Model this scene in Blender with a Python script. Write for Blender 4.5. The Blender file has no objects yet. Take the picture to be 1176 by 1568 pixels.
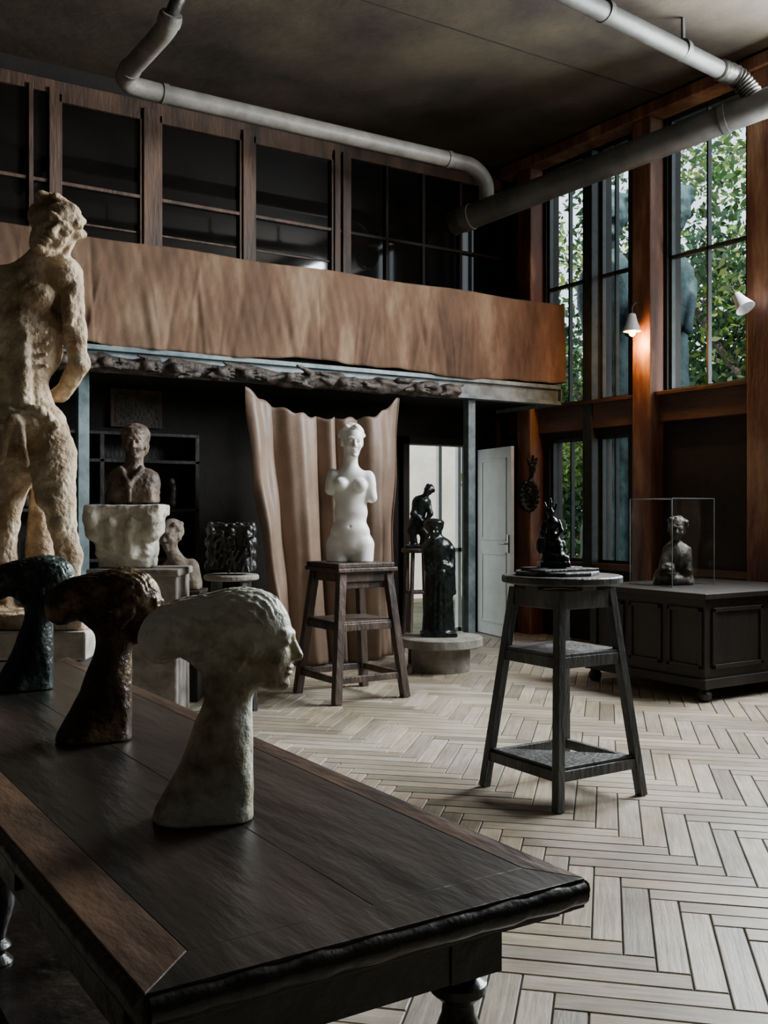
import bpy, math, random
import numpy as np
from mathutils import Vector, Matrix
random.seed(7); RNG=np.random.RandomState(7)
SC=bpy.context.scene
COL=SC.collection
ROT=math.radians(-32.7)

# ------------------------------------------------------------------ materials
def mat(name,c1,c2,scale=6,rough=.6,metal=0,bump=.2,bscale=40,c3=None,stretch=(1,1,1),lo=.35,hi=.65,coord='Object',spec=.5,rough2=None,detail=8,bdist=.02):
    m=bpy.data.materials.new(name); m.use_nodes=True
    nt=m.node_tree; N=nt.nodes; Lk=nt.links
    b=N['Principled BSDF']
    tc=N.new('ShaderNodeTexCoord'); mp=N.new('ShaderNodeMapping'); mp.inputs['Scale'].default_value=stretch
    Lk.new(tc.outputs[coord],mp.inputs[0])
    n=N.new('ShaderNodeTexNoise'); n.inputs['Scale'].default_value=scale; n.inputs['Detail'].default_value=detail; n.inputs['Roughness'].default_value=.62
    Lk.new(mp.outputs[0],n.inputs['Vector'])
    r=N.new('ShaderNodeValToRGB'); Lk.new(n.outputs['Fac'],r.inputs[0])
    r.color_ramp.elements[0].position=lo; r.color_ramp.elements[1].position=hi
    r.color_ramp.elements[0].color=(*c1,1); r.color_ramp.elements[1].color=(*c2,1)
    if c3:
        e=r.color_ramp.elements.new((lo+hi)/2); e.color=(*c3,1)
    Lk.new(r.outputs[0],b.inputs['Base Color'])
    b.inputs['Roughness'].default_value=rough; b.inputs['Metallic'].default_value=metal
    b.inputs['Specular IOR Level'].default_value=spec
    if rough2 is not None:
        mr=N.new('ShaderNodeMapRange'); mr.inputs[3].default_value=rough; mr.inputs[4].default_value=rough2
        Lk.new(n.outputs['Fac'],mr.inputs[0]); Lk.new(mr.outputs[0],b.inputs['Roughness'])
    if bump:
        n2=N.new('ShaderNodeTexNoise'); n2.inputs['Scale'].default_value=bscale; n2.inputs['Detail'].default_value=5
        Lk.new(mp.outputs[0],n2.inputs['Vector'])
        bp=N.new('ShaderNodeBump'); bp.inputs['Strength'].default_value=bump; bp.inputs['Distance'].default_value=bdist
        Lk.new(n2.outputs['Fac'],bp.inputs['Height']); Lk.new(bp.outputs[0],b.inputs['Normal'])
    return m
def attr_mat(name,rough=.6,grain=False,transl=0,bump=.15,attr='Col',spec=.5):
    m=bpy.data.materials.new(name); m.use_nodes=True
    nt=m.node_tree; N=nt.nodes; Lk=nt.links; b=N['Principled BSDF']
    a=N.new('ShaderNodeAttribute'); a.attribute_name=attr
    b.inputs['Roughness'].default_value=rough
    b.inputs['Specular IOR Level'].default_value=spec
    if grain:
        uv=N.new('ShaderNodeTexCoord'); mp=N.new('ShaderNodeMapping'); mp.inputs['Scale'].default_value=(1.5,22,1)
        Lk.new(uv.outputs['UV'],mp.inputs[0])
        n=N.new('ShaderNodeTexNoise'); n.inputs['Scale'].default_value=2.2; n.inputs['Detail'].default_value=9; n.inputs['Roughness'].default_value=.7
        Lk.new(mp.outputs[0],n.inputs['Vector'])
        r=N.new('ShaderNodeValToRGB'); r.color_ramp.elements[0].position=.28; r.color_ramp.elements[1].position=.62
        r.color_ramp.elements[0].color=(.50,.45,.39,1); r.color_ramp.elements[1].color=(1,1,1,1)
        Lk.new(n.outputs['Fac'],r.inputs[0])
        n3=N.new('ShaderNodeTexNoise'); n3.inputs['Scale'].default_value=.9; n3.inputs['Detail'].default_value=8; n3.inputs['Roughness'].default_value=.65
        Lk.new(uv.outputs['Object'],n3.inputs['Vector'])
        r3=N.new('ShaderNodeValToRGB'); r3.color_ramp.elements[0].position=.35; r3.color_ramp.elements[1].position=.6
        r3.color_ramp.elements[0].color=(.52,.46,.40,1); r3.color_ramp.elements[1].color=(1,1,1,1)
        Lk.new(n3.outputs['Fac'],r3.inputs[0])
        x=N.new('ShaderNodeMixRGB'); x.blend_type='MULTIPLY'; x.inputs[0].default_value=1
        Lk.new(a.outputs['Color'],x.inputs[1]); Lk.new(r.outputs[0],x.inputs[2])
        y=N.new('ShaderNodeMixRGB'); y.blend_type='MULTIPLY'; y.inputs[0].default_value=1
        Lk.new(x.outputs[0],y.inputs[1]); Lk.new(r3.outputs[0],y.inputs[2])
        Lk.new(y.outputs[0],b.inputs['Base Color'])
        bp=N.new('ShaderNodeBump'); bp.inputs['Strength'].default_value=bump; bp.inputs['Distance'].default_value=.01
        Lk.new(n.outputs['Fac'],bp.inputs['Height']); Lk.new(bp.outputs[0],b.inputs['Normal'])
    else:
        Lk.new(a.outputs['Color'],b.inputs['Base Color'])
    if transl:
        t=N.new('ShaderNodeBsdfTranslucent'); Lk.new(a.outputs['Color'],t.inputs[0])
        ms=N.new('ShaderNodeMixShader'); ms.inputs[0].default_value=transl
        Lk.new(b.outputs[0],ms.inputs[1]); Lk.new(t.outputs[0],ms.inputs[2])
        Lk.new(ms.outputs[0],N['Material Output'].inputs[0])
    return m

M_ceil=mat('ceiling_dark_brown',(.026,.020,.013),(.090,.068,.042),.9,.8,bump=.3,bscale=9)  # dark olive-brown ceiling tone, mottled at random by noise
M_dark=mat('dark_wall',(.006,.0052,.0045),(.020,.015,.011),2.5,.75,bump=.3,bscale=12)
M_beamwood=mat('redbrown_timber',(.08,.028,.014),(.44,.235,.125),3,.6,stretch=(1,1,.25),bump=.5,bscale=30,c3=(.19,.072,.036))
M_sillwood=mat('old_timber',(.045,.018,.011),(.17,.078,.042),3,.6,stretch=(1,.3,1),bump=.4,bscale=30)
M_framewood=mat('glazing_timber',(.026,.014,.009),(.15,.082,.048),5,.6,stretch=(1,1,.2),bump=.4,bscale=30)
M_steelblue=mat('painted_steel',(.08,.12,.13),(.26,.33,.34),5,.45,bump=.15,bscale=20)
M_winframe=mat('window_steel',(.012,.016,.015),(.04,.05,.045),8,.5,bump=.1)
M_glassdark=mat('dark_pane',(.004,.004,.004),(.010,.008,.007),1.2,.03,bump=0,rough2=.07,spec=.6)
M_pipe=mat('pipe_lagging',(.14,.13,.11),(.27,.25,.215),4,.5,bump=.2,bscale=15)
M_duct=mat('duct_grey',(.028,.028,.026),(.075,.073,.067),3,.55,bump=.2,bscale=10)
M_flex=mat('flex_metal',(.03,.028,.025),(.10,.095,.085),9,.45,metal=.5,bump=.2)
M_cloth=mat('brown_canvas',(.070,.036,.021),(.30,.200,.125),1.5,.95,stretch=(2.2,1,.8),bump=.5,bscale=150,c3=(.155,.086,.050),lo=.28,hi=.74,bdist=.008,detail=14)
M_curt=mat('taupe_drape',(.13,.082,.056),(.27,.185,.13),1.5,.5,bump=.1,bscale=50)
M_log=mat('driftwood',(.012,.009,.007),(.09,.067,.052),9,.65,bump=.5,bscale=35)
M_table=mat('table_varnish',(.006,.005,.0042),(.060,.037,.023),3.0,.27,stretch=(1,.25,1),bump=.45,bscale=11,rough2=.5,lo=.42,hi=.80,detail=12)
M_tableb=mat('table_border_wood',(.014,.009,.006),(.13,.07,.04),5,.33,stretch=(1,.3,1),bump=.4,bscale=22,rough2=.5)
M_tabledk=mat('table_dark_wood',(.006,.005,.0045),(.022,.016,.012),6,.3,bump=.3,bscale=20)
M_standg=mat('grey_stand_wood',(.014,.015,.015),(.075,.076,.073),7,.45,stretch=(1,1,.3),bump=.5,bscale=40)
M_standr=mat('brown_stand_wood',(.016,.011,.009),(.10,.062,.044),7,.5,stretch=(1,1,.3),bump=.5,bscale=40)
M_marble=mat('white_marble',(.74,.73,.68),(.86,.85,.81),3,.42,bump=.08,bscale=25)
M_plaster=mat('aged_plaster',(.19,.10,.048),(.80,.66,.47),5,.7,bump=.9,bscale=30,c3=(.50,.36,.22),lo=.31,hi=.62)
M_plasterw=mat('white_plaster',(.34,.30,.24),(.76,.71,.61),5,.75,bump=.6,bscale=20)
M_stone=mat('grey_stone',(.12,.11,.09),(.27,.25,.21),6,.8,bump=.5,bscale=25)
M_stoned=mat('dark_stone',(.018,.014,.011),(.085,.068,.052),8,.5,metal=.2,bump=.5,bscale=25)
M_bronzek=mat('black_bronze',(.008,.010,.010),(.035,.042,.040),6,.28,metal=.7,bump=.3,bscale=30)
M_relief=mat('dark_relief',(.006,.006,.007),(.055,.055,.052),8,.38,metal=.4,bump=.4,bscale=35)
M_verd=mat('pale_patina_head',(.10,.060,.026),(.84,.85,.70),5.5,.5,metal=.05,bump=.5,bscale=38,c3=(.48,.42,.25),lo=.35,hi=.57)
M_gold=mat('dark_bronze_head',(.018,.009,.005),(.48,.35,.18),6,.36,metal=.35,bump=.6,bscale=40,c3=(.055,.028,.014),lo=.37,hi=.70)
M_blueh=mat('greygreen_head',(.009,.013,.012),(.32,.39,.35),6,.34,metal=.35,bump=.5,bscale=40,c3=(.026,.038,.034),lo=.38,hi=.72)
M_terra=mat('terracotta_bust',(.035,.021,.014),(.21,.15,.11),8,.6,bump=.6,bscale=30)
M_childst=mat('old_stone_child',(.15,.11,.08),(.37,.30,.235),8,.7,bump=.6,bscale=30)
M_door=mat('door_paint',(.50,.51,.47),(.64,.65,.60),3,.5,bump=.08)
M_white=mat('white_frame',(.6,.6,.56),(.75,.75,.72),3,.5,bump=.05)
M_extwall=mat('pale_render',(.66,.62,.55),(.90,.88,.83),1.5,.85,bump=.3,bscale=15)
M_garden=mat('garden_ground',(.05,.06,.03),(.16,.15,.08),3,.9,bump=.5,bscale=20)
M_trunk=mat('bark',(.03,.025,.02),(.10,.08,.06),5,.9,bump=.6)
M_statout=mat('blue_patina',(.010,.030,.034),(.08,.15,.16),5,.6,bump=.5,bscale=20)
M_lamp=mat('lamp_enamel',(.55,.58,.58),(.70,.72,.72),3,.35,bump=0)
M_metal=mat('brass_iron',(.15,.14,.12),(.3,.28,.25),8,.35,metal=.9,bump=.1)
M_edge=mat('case_edge',(.06,.07,.07),(.13,.14,.14),8,.3,bump=.0)
M_chest=mat('black_chest_wood',(.004,.0032,.0026),(.015,.010,.007),4,.5,stretch=(1,1,.4),bump=.3,bscale=25)
M_floor=attr_mat('parquet_oak',rough=.40,grain=True,bump=.3)
M_leaf=attr_mat('leaves',rough=.5,transl=.4)
M_under=mat('floor_gap',(.005,.0045,.004),(.014,.012,.010),4,.9,bump=0)
M_bulb=bpy.data.materials.new('lit_bulb'); M_bulb.use_nodes=True
M_bulb.node_tree.nodes['Principled BSDF'].inputs['Emission Color'].default_value=(1,.50,.15,1); M_bulb.node_tree.nodes['Principled BSDF'].inputs['Emission Strength'].default_value=18
def glass(name):
    m=bpy.data.materials.new(name); m.use_nodes=True; nt=m.node_tree; N=nt.nodes
    t=N.new('ShaderNodeBsdfTransparent'); t.inputs[0].default_value=(.96,.98,.97,1); g=N.new('ShaderNodeBsdfGlossy'); g.inputs['Roughness'].default_value=.03
    f=N.new('ShaderNodeLayerWeight'); f.inputs[0].default_value=.5
    pw=N.new('ShaderNodeMath'); pw.operation='POWER'; pw.inputs[1].default_value=5; nt.links.new(f.outputs['Facing'],pw.inputs[0])
    ad=N.new('ShaderNodeMath'); ad.operation='MULTIPLY_ADD'; ad.inputs[1].default_value=.7; ad.inputs[2].default_value=.025; nt.links.new(pw.outputs[0],ad.inputs[0])
    ms=N.new('ShaderNodeMixShader')
    nt.links.new(ad.outputs[0],ms.inputs[0]); nt.links.new(t.outputs[0],ms.inputs[1]); nt.links.new(g.outputs[0],ms.inputs[2])
    nt.links.new(ms.outputs[0],N['Material Output'].inputs[0]); return m
M_glass=glass('clear_glass')

# ------------------------------------------------------------------ mesh builder
class B:
    def __init__(s): s.v=[]; s.f=[]; s.m=[]; s.ml=[]
    def mi(s,m):
        if m not in s.ml: s.ml.append(m)
        return s.ml.index(m)
    def add(s,vs,fs,m):
        o=len(s.v); s.v+=[tuple(x) for x in vs]; i=s.mi(m)
        for f in fs: s.f.append(tuple(a+o for a in f)); s.m.append(i)
    def box(s,a,b,m):
        x0,y0,z0=a; x1,y1,z1=b
        s.add([(x0,y0,z0),(x1,y0,z0),(x1,y1,z0),(x0,y1,z0),(x0,y0,z1),(x1,y0,z1),(x1,y1,z1),(x0,y1,z1)],
              [(0,3,2,1),(4,5,6,7),(0,1,5,4),(1,2,6,5),(2,3,7,6),(3,0,4,7)],m)
    def beam(s,p,q,w,h,m,ref=(0,1,0)):
        p=Vector(p);q=Vector(q);d=(q-p).normalized(); a=d.cross(Vector(ref))
        if a.length<.1: a=d.cross(Vector((1,0,0)))
        a.normalize(); b=a.cross(d).normalized(); a=a*w/2; b=b*h/2
        vs=[p-a-b,p+a-b,p+a+b,p-a+b,q-a-b,q+a-b,q+a+b,q-a+b]
        s.add(vs,[(0,1,2,3),(7,6,5,4),(0,4,5,1),(1,5,6,2),(2,6,7,3),(3,7,4,0)],m)
    def lathe(s,c,prof,m,n=32):
        vs=[];fs=[]
        for r,z in prof:
            for i in range(n):
                a=2*math.pi*i/n; vs.append((c[0]+r*math.cos(a),c[1]+r*math.sin(a),c[2]+z))
        for j in range(len(prof)-1):
            for i in range(n):
                fs.append((j*n+i,j*n+(i+1)%n,(j+1)*n+(i+1)%n,(j+1)*n+i))
        fs.append(tuple(range(n-1,-1,-1))); fs.append(tuple((len(prof)-1)*n+i for i in range(n)))
        s.add(vs,fs,m)
    def tube(s,pts,r,m,n=16,smooth=6,rib=0):
        P=[Vector(p) for p in pts]
        if smooth and len(P)>2:
            Q=[]
            for i in range(len(P)-1):
                a=P[max(i-1,0)];b=P[i];c=P[i+1];d=P[min(i+2,len(P)-1)]
                for k in range(smooth):
                    t=k/smooth
                    Q.append(.5*((2*b)+(c-a)*t+(2*a-5*b+4*c-d)*t*t+(3*b-a-3*c+d)*t**3))
            Q.append(P[-1]); P=Q
        vs=[];fs=[];up=None
        for i,p in enumerate(P):
            t=(P[min(i+1,len(P)-1)]-P[max(i-1,0)]).normalized()
            if up is None:
                up=Vector((0,0,1)) if abs(t.z)<.9 else Vector((1,0,0))
            a=t.cross(up); a.normalize(); up=a.cross(t).normalized()
            rr=r if not callable(r) else r(i/(len(P)-1))
            if rib and i%2: rr*=1+rib
            for k in range(n):
                an=2*math.pi*k/n; vs.append(p+a*math.cos(an)*rr+up*math.sin(an)*rr)
        for j in range(len(P)-1):
            for i in range(n): fs.append((j*n+i,(j+1)*n+i,(j+1)*n+(i+1)%n,j*n+(i+1)%n))
        fs.append(tuple(range(n))); fs.append(tuple((len(P)-1)*n+i for i in range(n-1,-1,-1)))
        s.add(vs,fs,m)
    def done(s,name,bevel=0,smooth=False,loc=None,rotz=0,parent=None):
        me=bpy.data.meshes.new(name); me.from_pydata(s.v,[],s.f); me.update()
        for m in s.ml: me.materials.append(m)
        me.polygons.foreach_set('material_index',s.m)
        import bmesh
        bm=bmesh.new(); bm.from_mesh(me); bmesh.ops.recalc_face_normals(bm,faces=bm.faces); bm.to_mesh(me); bm.free()
        o=bpy.data.objects.new(name,me); COL.objects.link(o)
        if loc: o.location=loc
        o.rotation_euler=(0,0,rotz)
        if smooth:
            try: me.shade_smooth(); me.set_sharp_from_angle(angle=math.radians(40))
            except Exception: pass
        if bevel:
            md=o.modifiers.new('bev','BEVEL'); md.width=bevel; md.segments=2; md.limit_method='ANGLE'
        if parent: o.parent=parent
        return o

# ------------------------------------------------------------------ SDF sculpting
I3=np.eye(3)
def rx(a): a=math.radians(a);c,s=math.cos(a),math.sin(a); return np.array([[1,0,0],[0,c,-s],[0,s,c]])
def ry(a): a=math.radians(a);c,s=math.cos(a),math.sin(a); return np.array([[c,0,s],[0,1,0],[-s,0,c]])
def rz(a): a=math.radians(a);c,s=math.cos(a),math.sin(a); return np.array([[c,-s,0],[s,c,0],[0,0,1]])
def E(c,r,R=I3,k=.02,sub=False):
    if not hasattr(r,'__len__'): r=(r,r,r)
    return dict(t='E',c=np.array(c,float),r=np.array(r,float),R=R,k=k,sub=sub)
def C(a,ra,b,rb,k=.02,sub=False): return dict(t='C',a=np.array(a,float),b=np.array(b,float),ra=ra,rb=rb,k=k,sub=sub)
def X(c,h,rd=.01,R=I3,k=.01,sub=False): return dict(t='X',c=np.array(c,float),h=np.array(h,float),rd=rd,R=R,k=k,sub=sub)
def evalp(p,P):
    if p['t']=='E':
        q=(P-p['c'])@p['R']; r=p['r']
        k0=np.linalg.norm(q/r,axis=1); k1=np.linalg.norm(q/(r*r),axis=1)+1e-9
        return k0*(k0-1)/k1
    if p['t']=='C':
        ab=p['b']-p['a']; t=np.clip(((P-p['a'])@ab)/(ab@ab+1e-12),0,1)
        return np.linalg.norm(P-p['a']-t[:,None]*ab,axis=1)-(p['ra']+(p['rb']-p['ra'])*t)
    q=np.abs((P-p['c'])@p['R'])-p['h']+p['rd']
    return np.linalg.norm(np.maximum(q,0),axis=1)+np.minimum(q.max(axis=1),0)-p['rd']
def aabb(p):
    if p['t']=='C': return np.minimum(p['a']-p['ra'],p['b']-p['rb']),np.maximum(p['a']+p['ra'],p['b']+p['rb'])
    e=np.abs(p['R'])@(p['r'] if p['t']=='E' else p['h']); return p['c']-e,p['c']+e
def fieldnoise(P,f,seed):
    r=np.random.RandomState(seed); out=np.zeros(len(P)); W=P
    for i in range(5):
        d=r.normal(size=3); d/=np.linalg.norm(d); e=r.normal(size=3); e/=np.linalg.norm(e)
        out+=np.sin(W@d*f*(1+.35*i)+r.rand()*6+1.5*np.sin(W@e*f*.7+r.rand()*6))
    return out/5
def sculpt(name,prims,h,m,noise=None,cutz=None,loc=(0,0,0),rotz=ROT,parent=None,extra=None):
    lo=np.full(3,1e9);hi=-lo
    for p in prims:
        if p['sub']: continue
        a,b_=aabb(p); lo=np.minimum(lo,a);hi=np.maximum(hi,b_)
    pad=4*h+.02; lo-=pad;hi+=pad
    if cutz is not None: lo[2]=cutz-3*h
    n=np.ceil((hi-lo)/h).astype(int)+1
    ax_=[lo[i]+h*np.arange(n[i]) for i in range(3)]
    D=np.full(tuple(n),1e3)
    for p in prims:
        k=p['k']; a,b_=aabb(p); mg=k*1.2+5*h+.008
        i0=np.maximum(((a-mg-lo)/h).astype(int),0); i1=np.minimum(((b_+mg-lo)/h).astype(int)+2,n)
        if (i1<=i0).any(): continue
        slc=tuple(slice(i0[i],i1[i]) for i in range(3))
        g=np.meshgrid(*[ax_[i][slc[i]] for i in range(3)],indexing='ij')
        P=np.stack([q.ravel() for q in g],1); e=evalp(p,P); d=D[slc].ravel()
        if p['sub']:
            hh=np.clip(.5-.5*(d+e)/k,0,1); d=d*(1-hh)-e*hh+k*hh*(1-hh)
        else:
            hh=np.clip(.5+.5*(e-d)/k,0,1); d=e*(1-hh)+d*hh-k*hh*(1-hh)
        D[slc]=d.reshape(D[slc].shape)
    d=D.ravel(); near=np.nonzero(np.abs(d)<.03)[0]
    ijk=np.stack(np.unravel_index(near,tuple(n)),1); NP=lo+h*ijk
    if extra is not None: d[near]+=extra(NP)
    if noise:
        for f,a,sd in noise: d[near]+=a*fieldnoise(NP,f,sd)
    V=d.reshape(tuple(n))
    if cutz is not None: V=np.maximum(V,(cutz-ax_[2])[None,None,:])
    ins=V<0
    cs=tuple(n-1)
    S=np.zeros(cs,int)
    sl=lambda o,L: slice(o,o+L)
    for i in(0,1):
        for j in(0,1):
            for k in(0,1): S+=ins[sl(i,cs[0]),sl(j,cs[1]),sl(k,cs[2])]
    act=(S>0)&(S<8); ai=np.argwhere(act)
    vid=np.full(cs,-1); vid[act]=np.arange(len(ai))
    pos=np.zeros((len(ai),3));cnt=np.zeros(len(ai))
    for ax in range(3):
        o1,o2=[a for a in range(3) if a!=ax]
        for i in(0,1):
            for j in(0,1):
                a=ai.copy();a[:,o1]+=i;a[:,o2]+=j;b=a.copy();b[:,ax]+=1
                va=V[a[:,0],a[:,1],a[:,2]];vb=V[b[:,0],b[:,1],b[:,2]]
                cr=(va<0)!=(vb<0); t=np.where(cr,va/np.where(cr,va-vb,1),0)
                q=a.astype(float); q[:,ax]+=t
                pos+=q*cr[:,None];cnt+=cr
    pos=pos/cnt[:,None]*h+lo
    faces=[]
    for ax in range(3):
        o1,o2=(ax+1)%3,(ax+2)%3
        s0=[slice(None)]*3;s1=[slice(None)]*3;s0[ax]=slice(0,-1);s1[ax]=slice(1,None)
        a=ins[tuple(s0)];b=ins[tuple(s1)]
        for flip,cond in((0,a&~b),(1,~a&b)):
            id=np.argwhere(cond)
            if not len(id): continue
            id=id[(id[:,o1]>0)&(id[:,o2]>0)&(id[:,o1]<n[o1]-1)&(id[:,o2]<n[o2]-1)]
            qs=[]
            for di,dj in((-1,-1),(0,-1),(0,0),(-1,0)):
                c_=id.copy();c_[:,o1]+=di;c_[:,o2]+=dj; qs.append(vid[c_[:,0],c_[:,1],c_[:,2]])
            q=np.stack(qs,1)
            if flip:q=q[:,::-1]
            faces.append(q)
    F=np.concatenate(faces); F=F[(F>=0).all(1)]
    me=bpy.data.meshes.new(name); me.from_pydata(pos.tolist(),[],F.tolist()); me.update()
    me.materials.append(m)
    me.shade_smooth()
    o=bpy.data.objects.new(name,me); COL.objects.link(o); o.location=loc; o.rotation_euler=(0,0,rotz)
    if parent: o.parent=parent
    return o
def head(c,s,R=I3,hair=0,k=.05):
    c=np.array(c,float); out=[]
    def e(p,r,kk=k,sub=False,Rl=I3): out.append(E(c+s*(R@np.array(p,float)),np.array(r)*s if hasattr(r,'__len__') else r*s,R@Rl,kk*s,sub))
    def cc(a,ra,b,rb,kk=k,sub=False): out.append(C(c+s*(R@np.array(a,float)),ra*s,c+s*(R@np.array(b,float)),rb*s,kk*s,sub))
    e((0,.05,.12),(.34,.42,.38)); e((0,-.13,-.12),(.26,.27,.37),.1); e((0,-.22,-.40),(.15,.14,.10),.1)
    for sg in(-1,1):
        e((sg*.13,-.42,.02),(.10,.08,.065),.06,True); e((sg*.13,-.325,.015),(.07,.07,.045),.02)
        cc((sg*.05,-.39,.09),.03,(sg*.2,-.33,.10),.03,.06); e((sg*.15,-.28,-.14),(.10,.08,.08),.1)
        cc((sg*.07,-.385,.02),.012,(sg*.19,-.37,.01),.012,.015)
        e((sg*.32,.02,-.05),(.05,.10,.14),.03); e((sg*.38,.0,-.04),(.03,.05,.08),.02,True)
    cc((0,-.37,.06),.04,(0,-.46,-.13),.055,.04)
    for sg in(-1,1): e((sg*.05,-.42,-.15),(.035,.04,.03),.03)
    e((0,-.38,-.25),(.11,.05,.028),.02); e((0,-.37,-.31),(.09,.05,.03),.02); e((0,-.42,-.28),(.10,.03,.008),.01,True)
    e((0,-.33,-.43),(.09,.07,.06),.05)
    if hair:
        e((0,.12,.2),(.39,.42,.37),.05)
        for i in range(14):
            a=i*2.4; e((.34*math.cos(a),.05+.32*math.sin(a),.22+.16*math.sin(i*1.7)),(.11,.11,.09),.05)
    return out

# ------------------------------------------------------------------ room shell
def cells(name,fixed,a0,a1,z0,z1,ops,m,axis):
    A=sorted({a0,a1}|{q for o in ops for q in o[:2]}); Z=sorted({z0,z1}|{q for o in ops for q in o[2:]})
    b=B()
    for i in range(len(A)-1):
        for j in range(len(Z)-1):
            ca=(A[i]+A[i+1])/2; cz=(Z[j]+Z[j+1])/2
            if any(o[0]<ca<o[1] and o[2]<cz<o[3] for o in ops): continue
            if axis=='X': b.box((fixed[0],A[i],Z[j]),(fixed[1],A[i+1],Z[j+1]),m)
            else: b.box((A[i],fixed[0],Z[j]),(A[i+1],fixed[1],Z[j+1]),m)
    return b.done(name)
XL,XR,YN,YF,HC=-3.0,7.9,-3.0,9.45,5.48
vis=[(8.16,8.86,2.6,5.34),(7.58,8.02,2.6,5.34),(6.11,7.06,2.6,5.34)]
near=[(4.55,5.6,2.6,5.34),(3.1,4.3,2.6,5.34),(1.6,2.85,2.6,5.34),(.1,1.35,2.6,5.34)]
low=[(8.16,8.80,.85,2.22),(7.58,8.02,.85,2.22)]
ops=vis+near+low
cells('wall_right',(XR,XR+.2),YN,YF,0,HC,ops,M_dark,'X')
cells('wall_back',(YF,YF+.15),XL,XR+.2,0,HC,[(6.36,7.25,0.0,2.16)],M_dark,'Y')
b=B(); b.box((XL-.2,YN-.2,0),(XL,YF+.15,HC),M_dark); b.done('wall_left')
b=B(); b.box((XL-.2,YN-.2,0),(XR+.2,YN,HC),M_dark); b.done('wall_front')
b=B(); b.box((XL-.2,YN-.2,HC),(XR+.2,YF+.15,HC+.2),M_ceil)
b.box((XL,6.92,HC-.004),(XR,6.935,HC),M_dark)
b.box((XL,3.9,HC-.004),(XR,3.915,HC),M_dark)
b.done('ceiling')
for i,(y0,y1,z0,z1) in enumerate(ops):
    b=B(); w=.035; x0,x1=7.93,7.98
    b.box((x0,y0,z0),(x1,y0+w,z1),M_winframe); b.box((x0,y1-w,z0),(x1,y1,z1),M_winframe)
    b.box((x0,y0,z0),(x1,y1,z0+w),M_winframe); b.box((x0,y0,z1-w),(x1,y1,z1),M_winframe)
    ym=(y0+y1)/2; t=.011
    if z1>3:
        b.box((x0,ym-t,z0),(x1,ym+t,z1),M_winframe)
        b.box((x0,y0,3.93),(x1,y1,3.965),M_winframe); b.box((x0-.02,y0,5.13),(x1,y1,5.2),M_winframe)
    else:
        b.box((x0,ym-t,z0),(x1,ym+t,z1),M_winframe)
    b.done('window_%d'%(i+1))
def pillar(y0,y1,n):
    b=B(); b.box((7.7,y0,0),(7.899,y1,5.34),M_beamwood); b.done(n,bevel=.012)
for i,(y0,y1) in enumerate([(8.9,9.14),(7.10,7.34),(5.72,5.96),(4.34,4.52),(2.88,3.06),(1.38,1.56)]): pillar(y0,y1,'trim_%d'%(i+1))
b=B(); b.box((7.82,YN,2.3),(7.899,YF,2.58),M_sillwood); b.box((7.76,YN,2.56),(7.899,YF,2.6),M_sillwood); b.box((7.80,8.02,.6),(7.899,8.16,5.3),M_winframe)
b.box((7.84,YN,.78),(7.899,YF,.85),M_sillwood)
b.box((7.80,7.34,.6),(7.899,7.44,5.3),M_winframe)
b.done('trim_20',bevel=.005)
b=B(); b.box((7.66,YN,5.34),(7.899,YF,5.46),M_beamwood); b.done('trim_21',bevel=.01)

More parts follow.
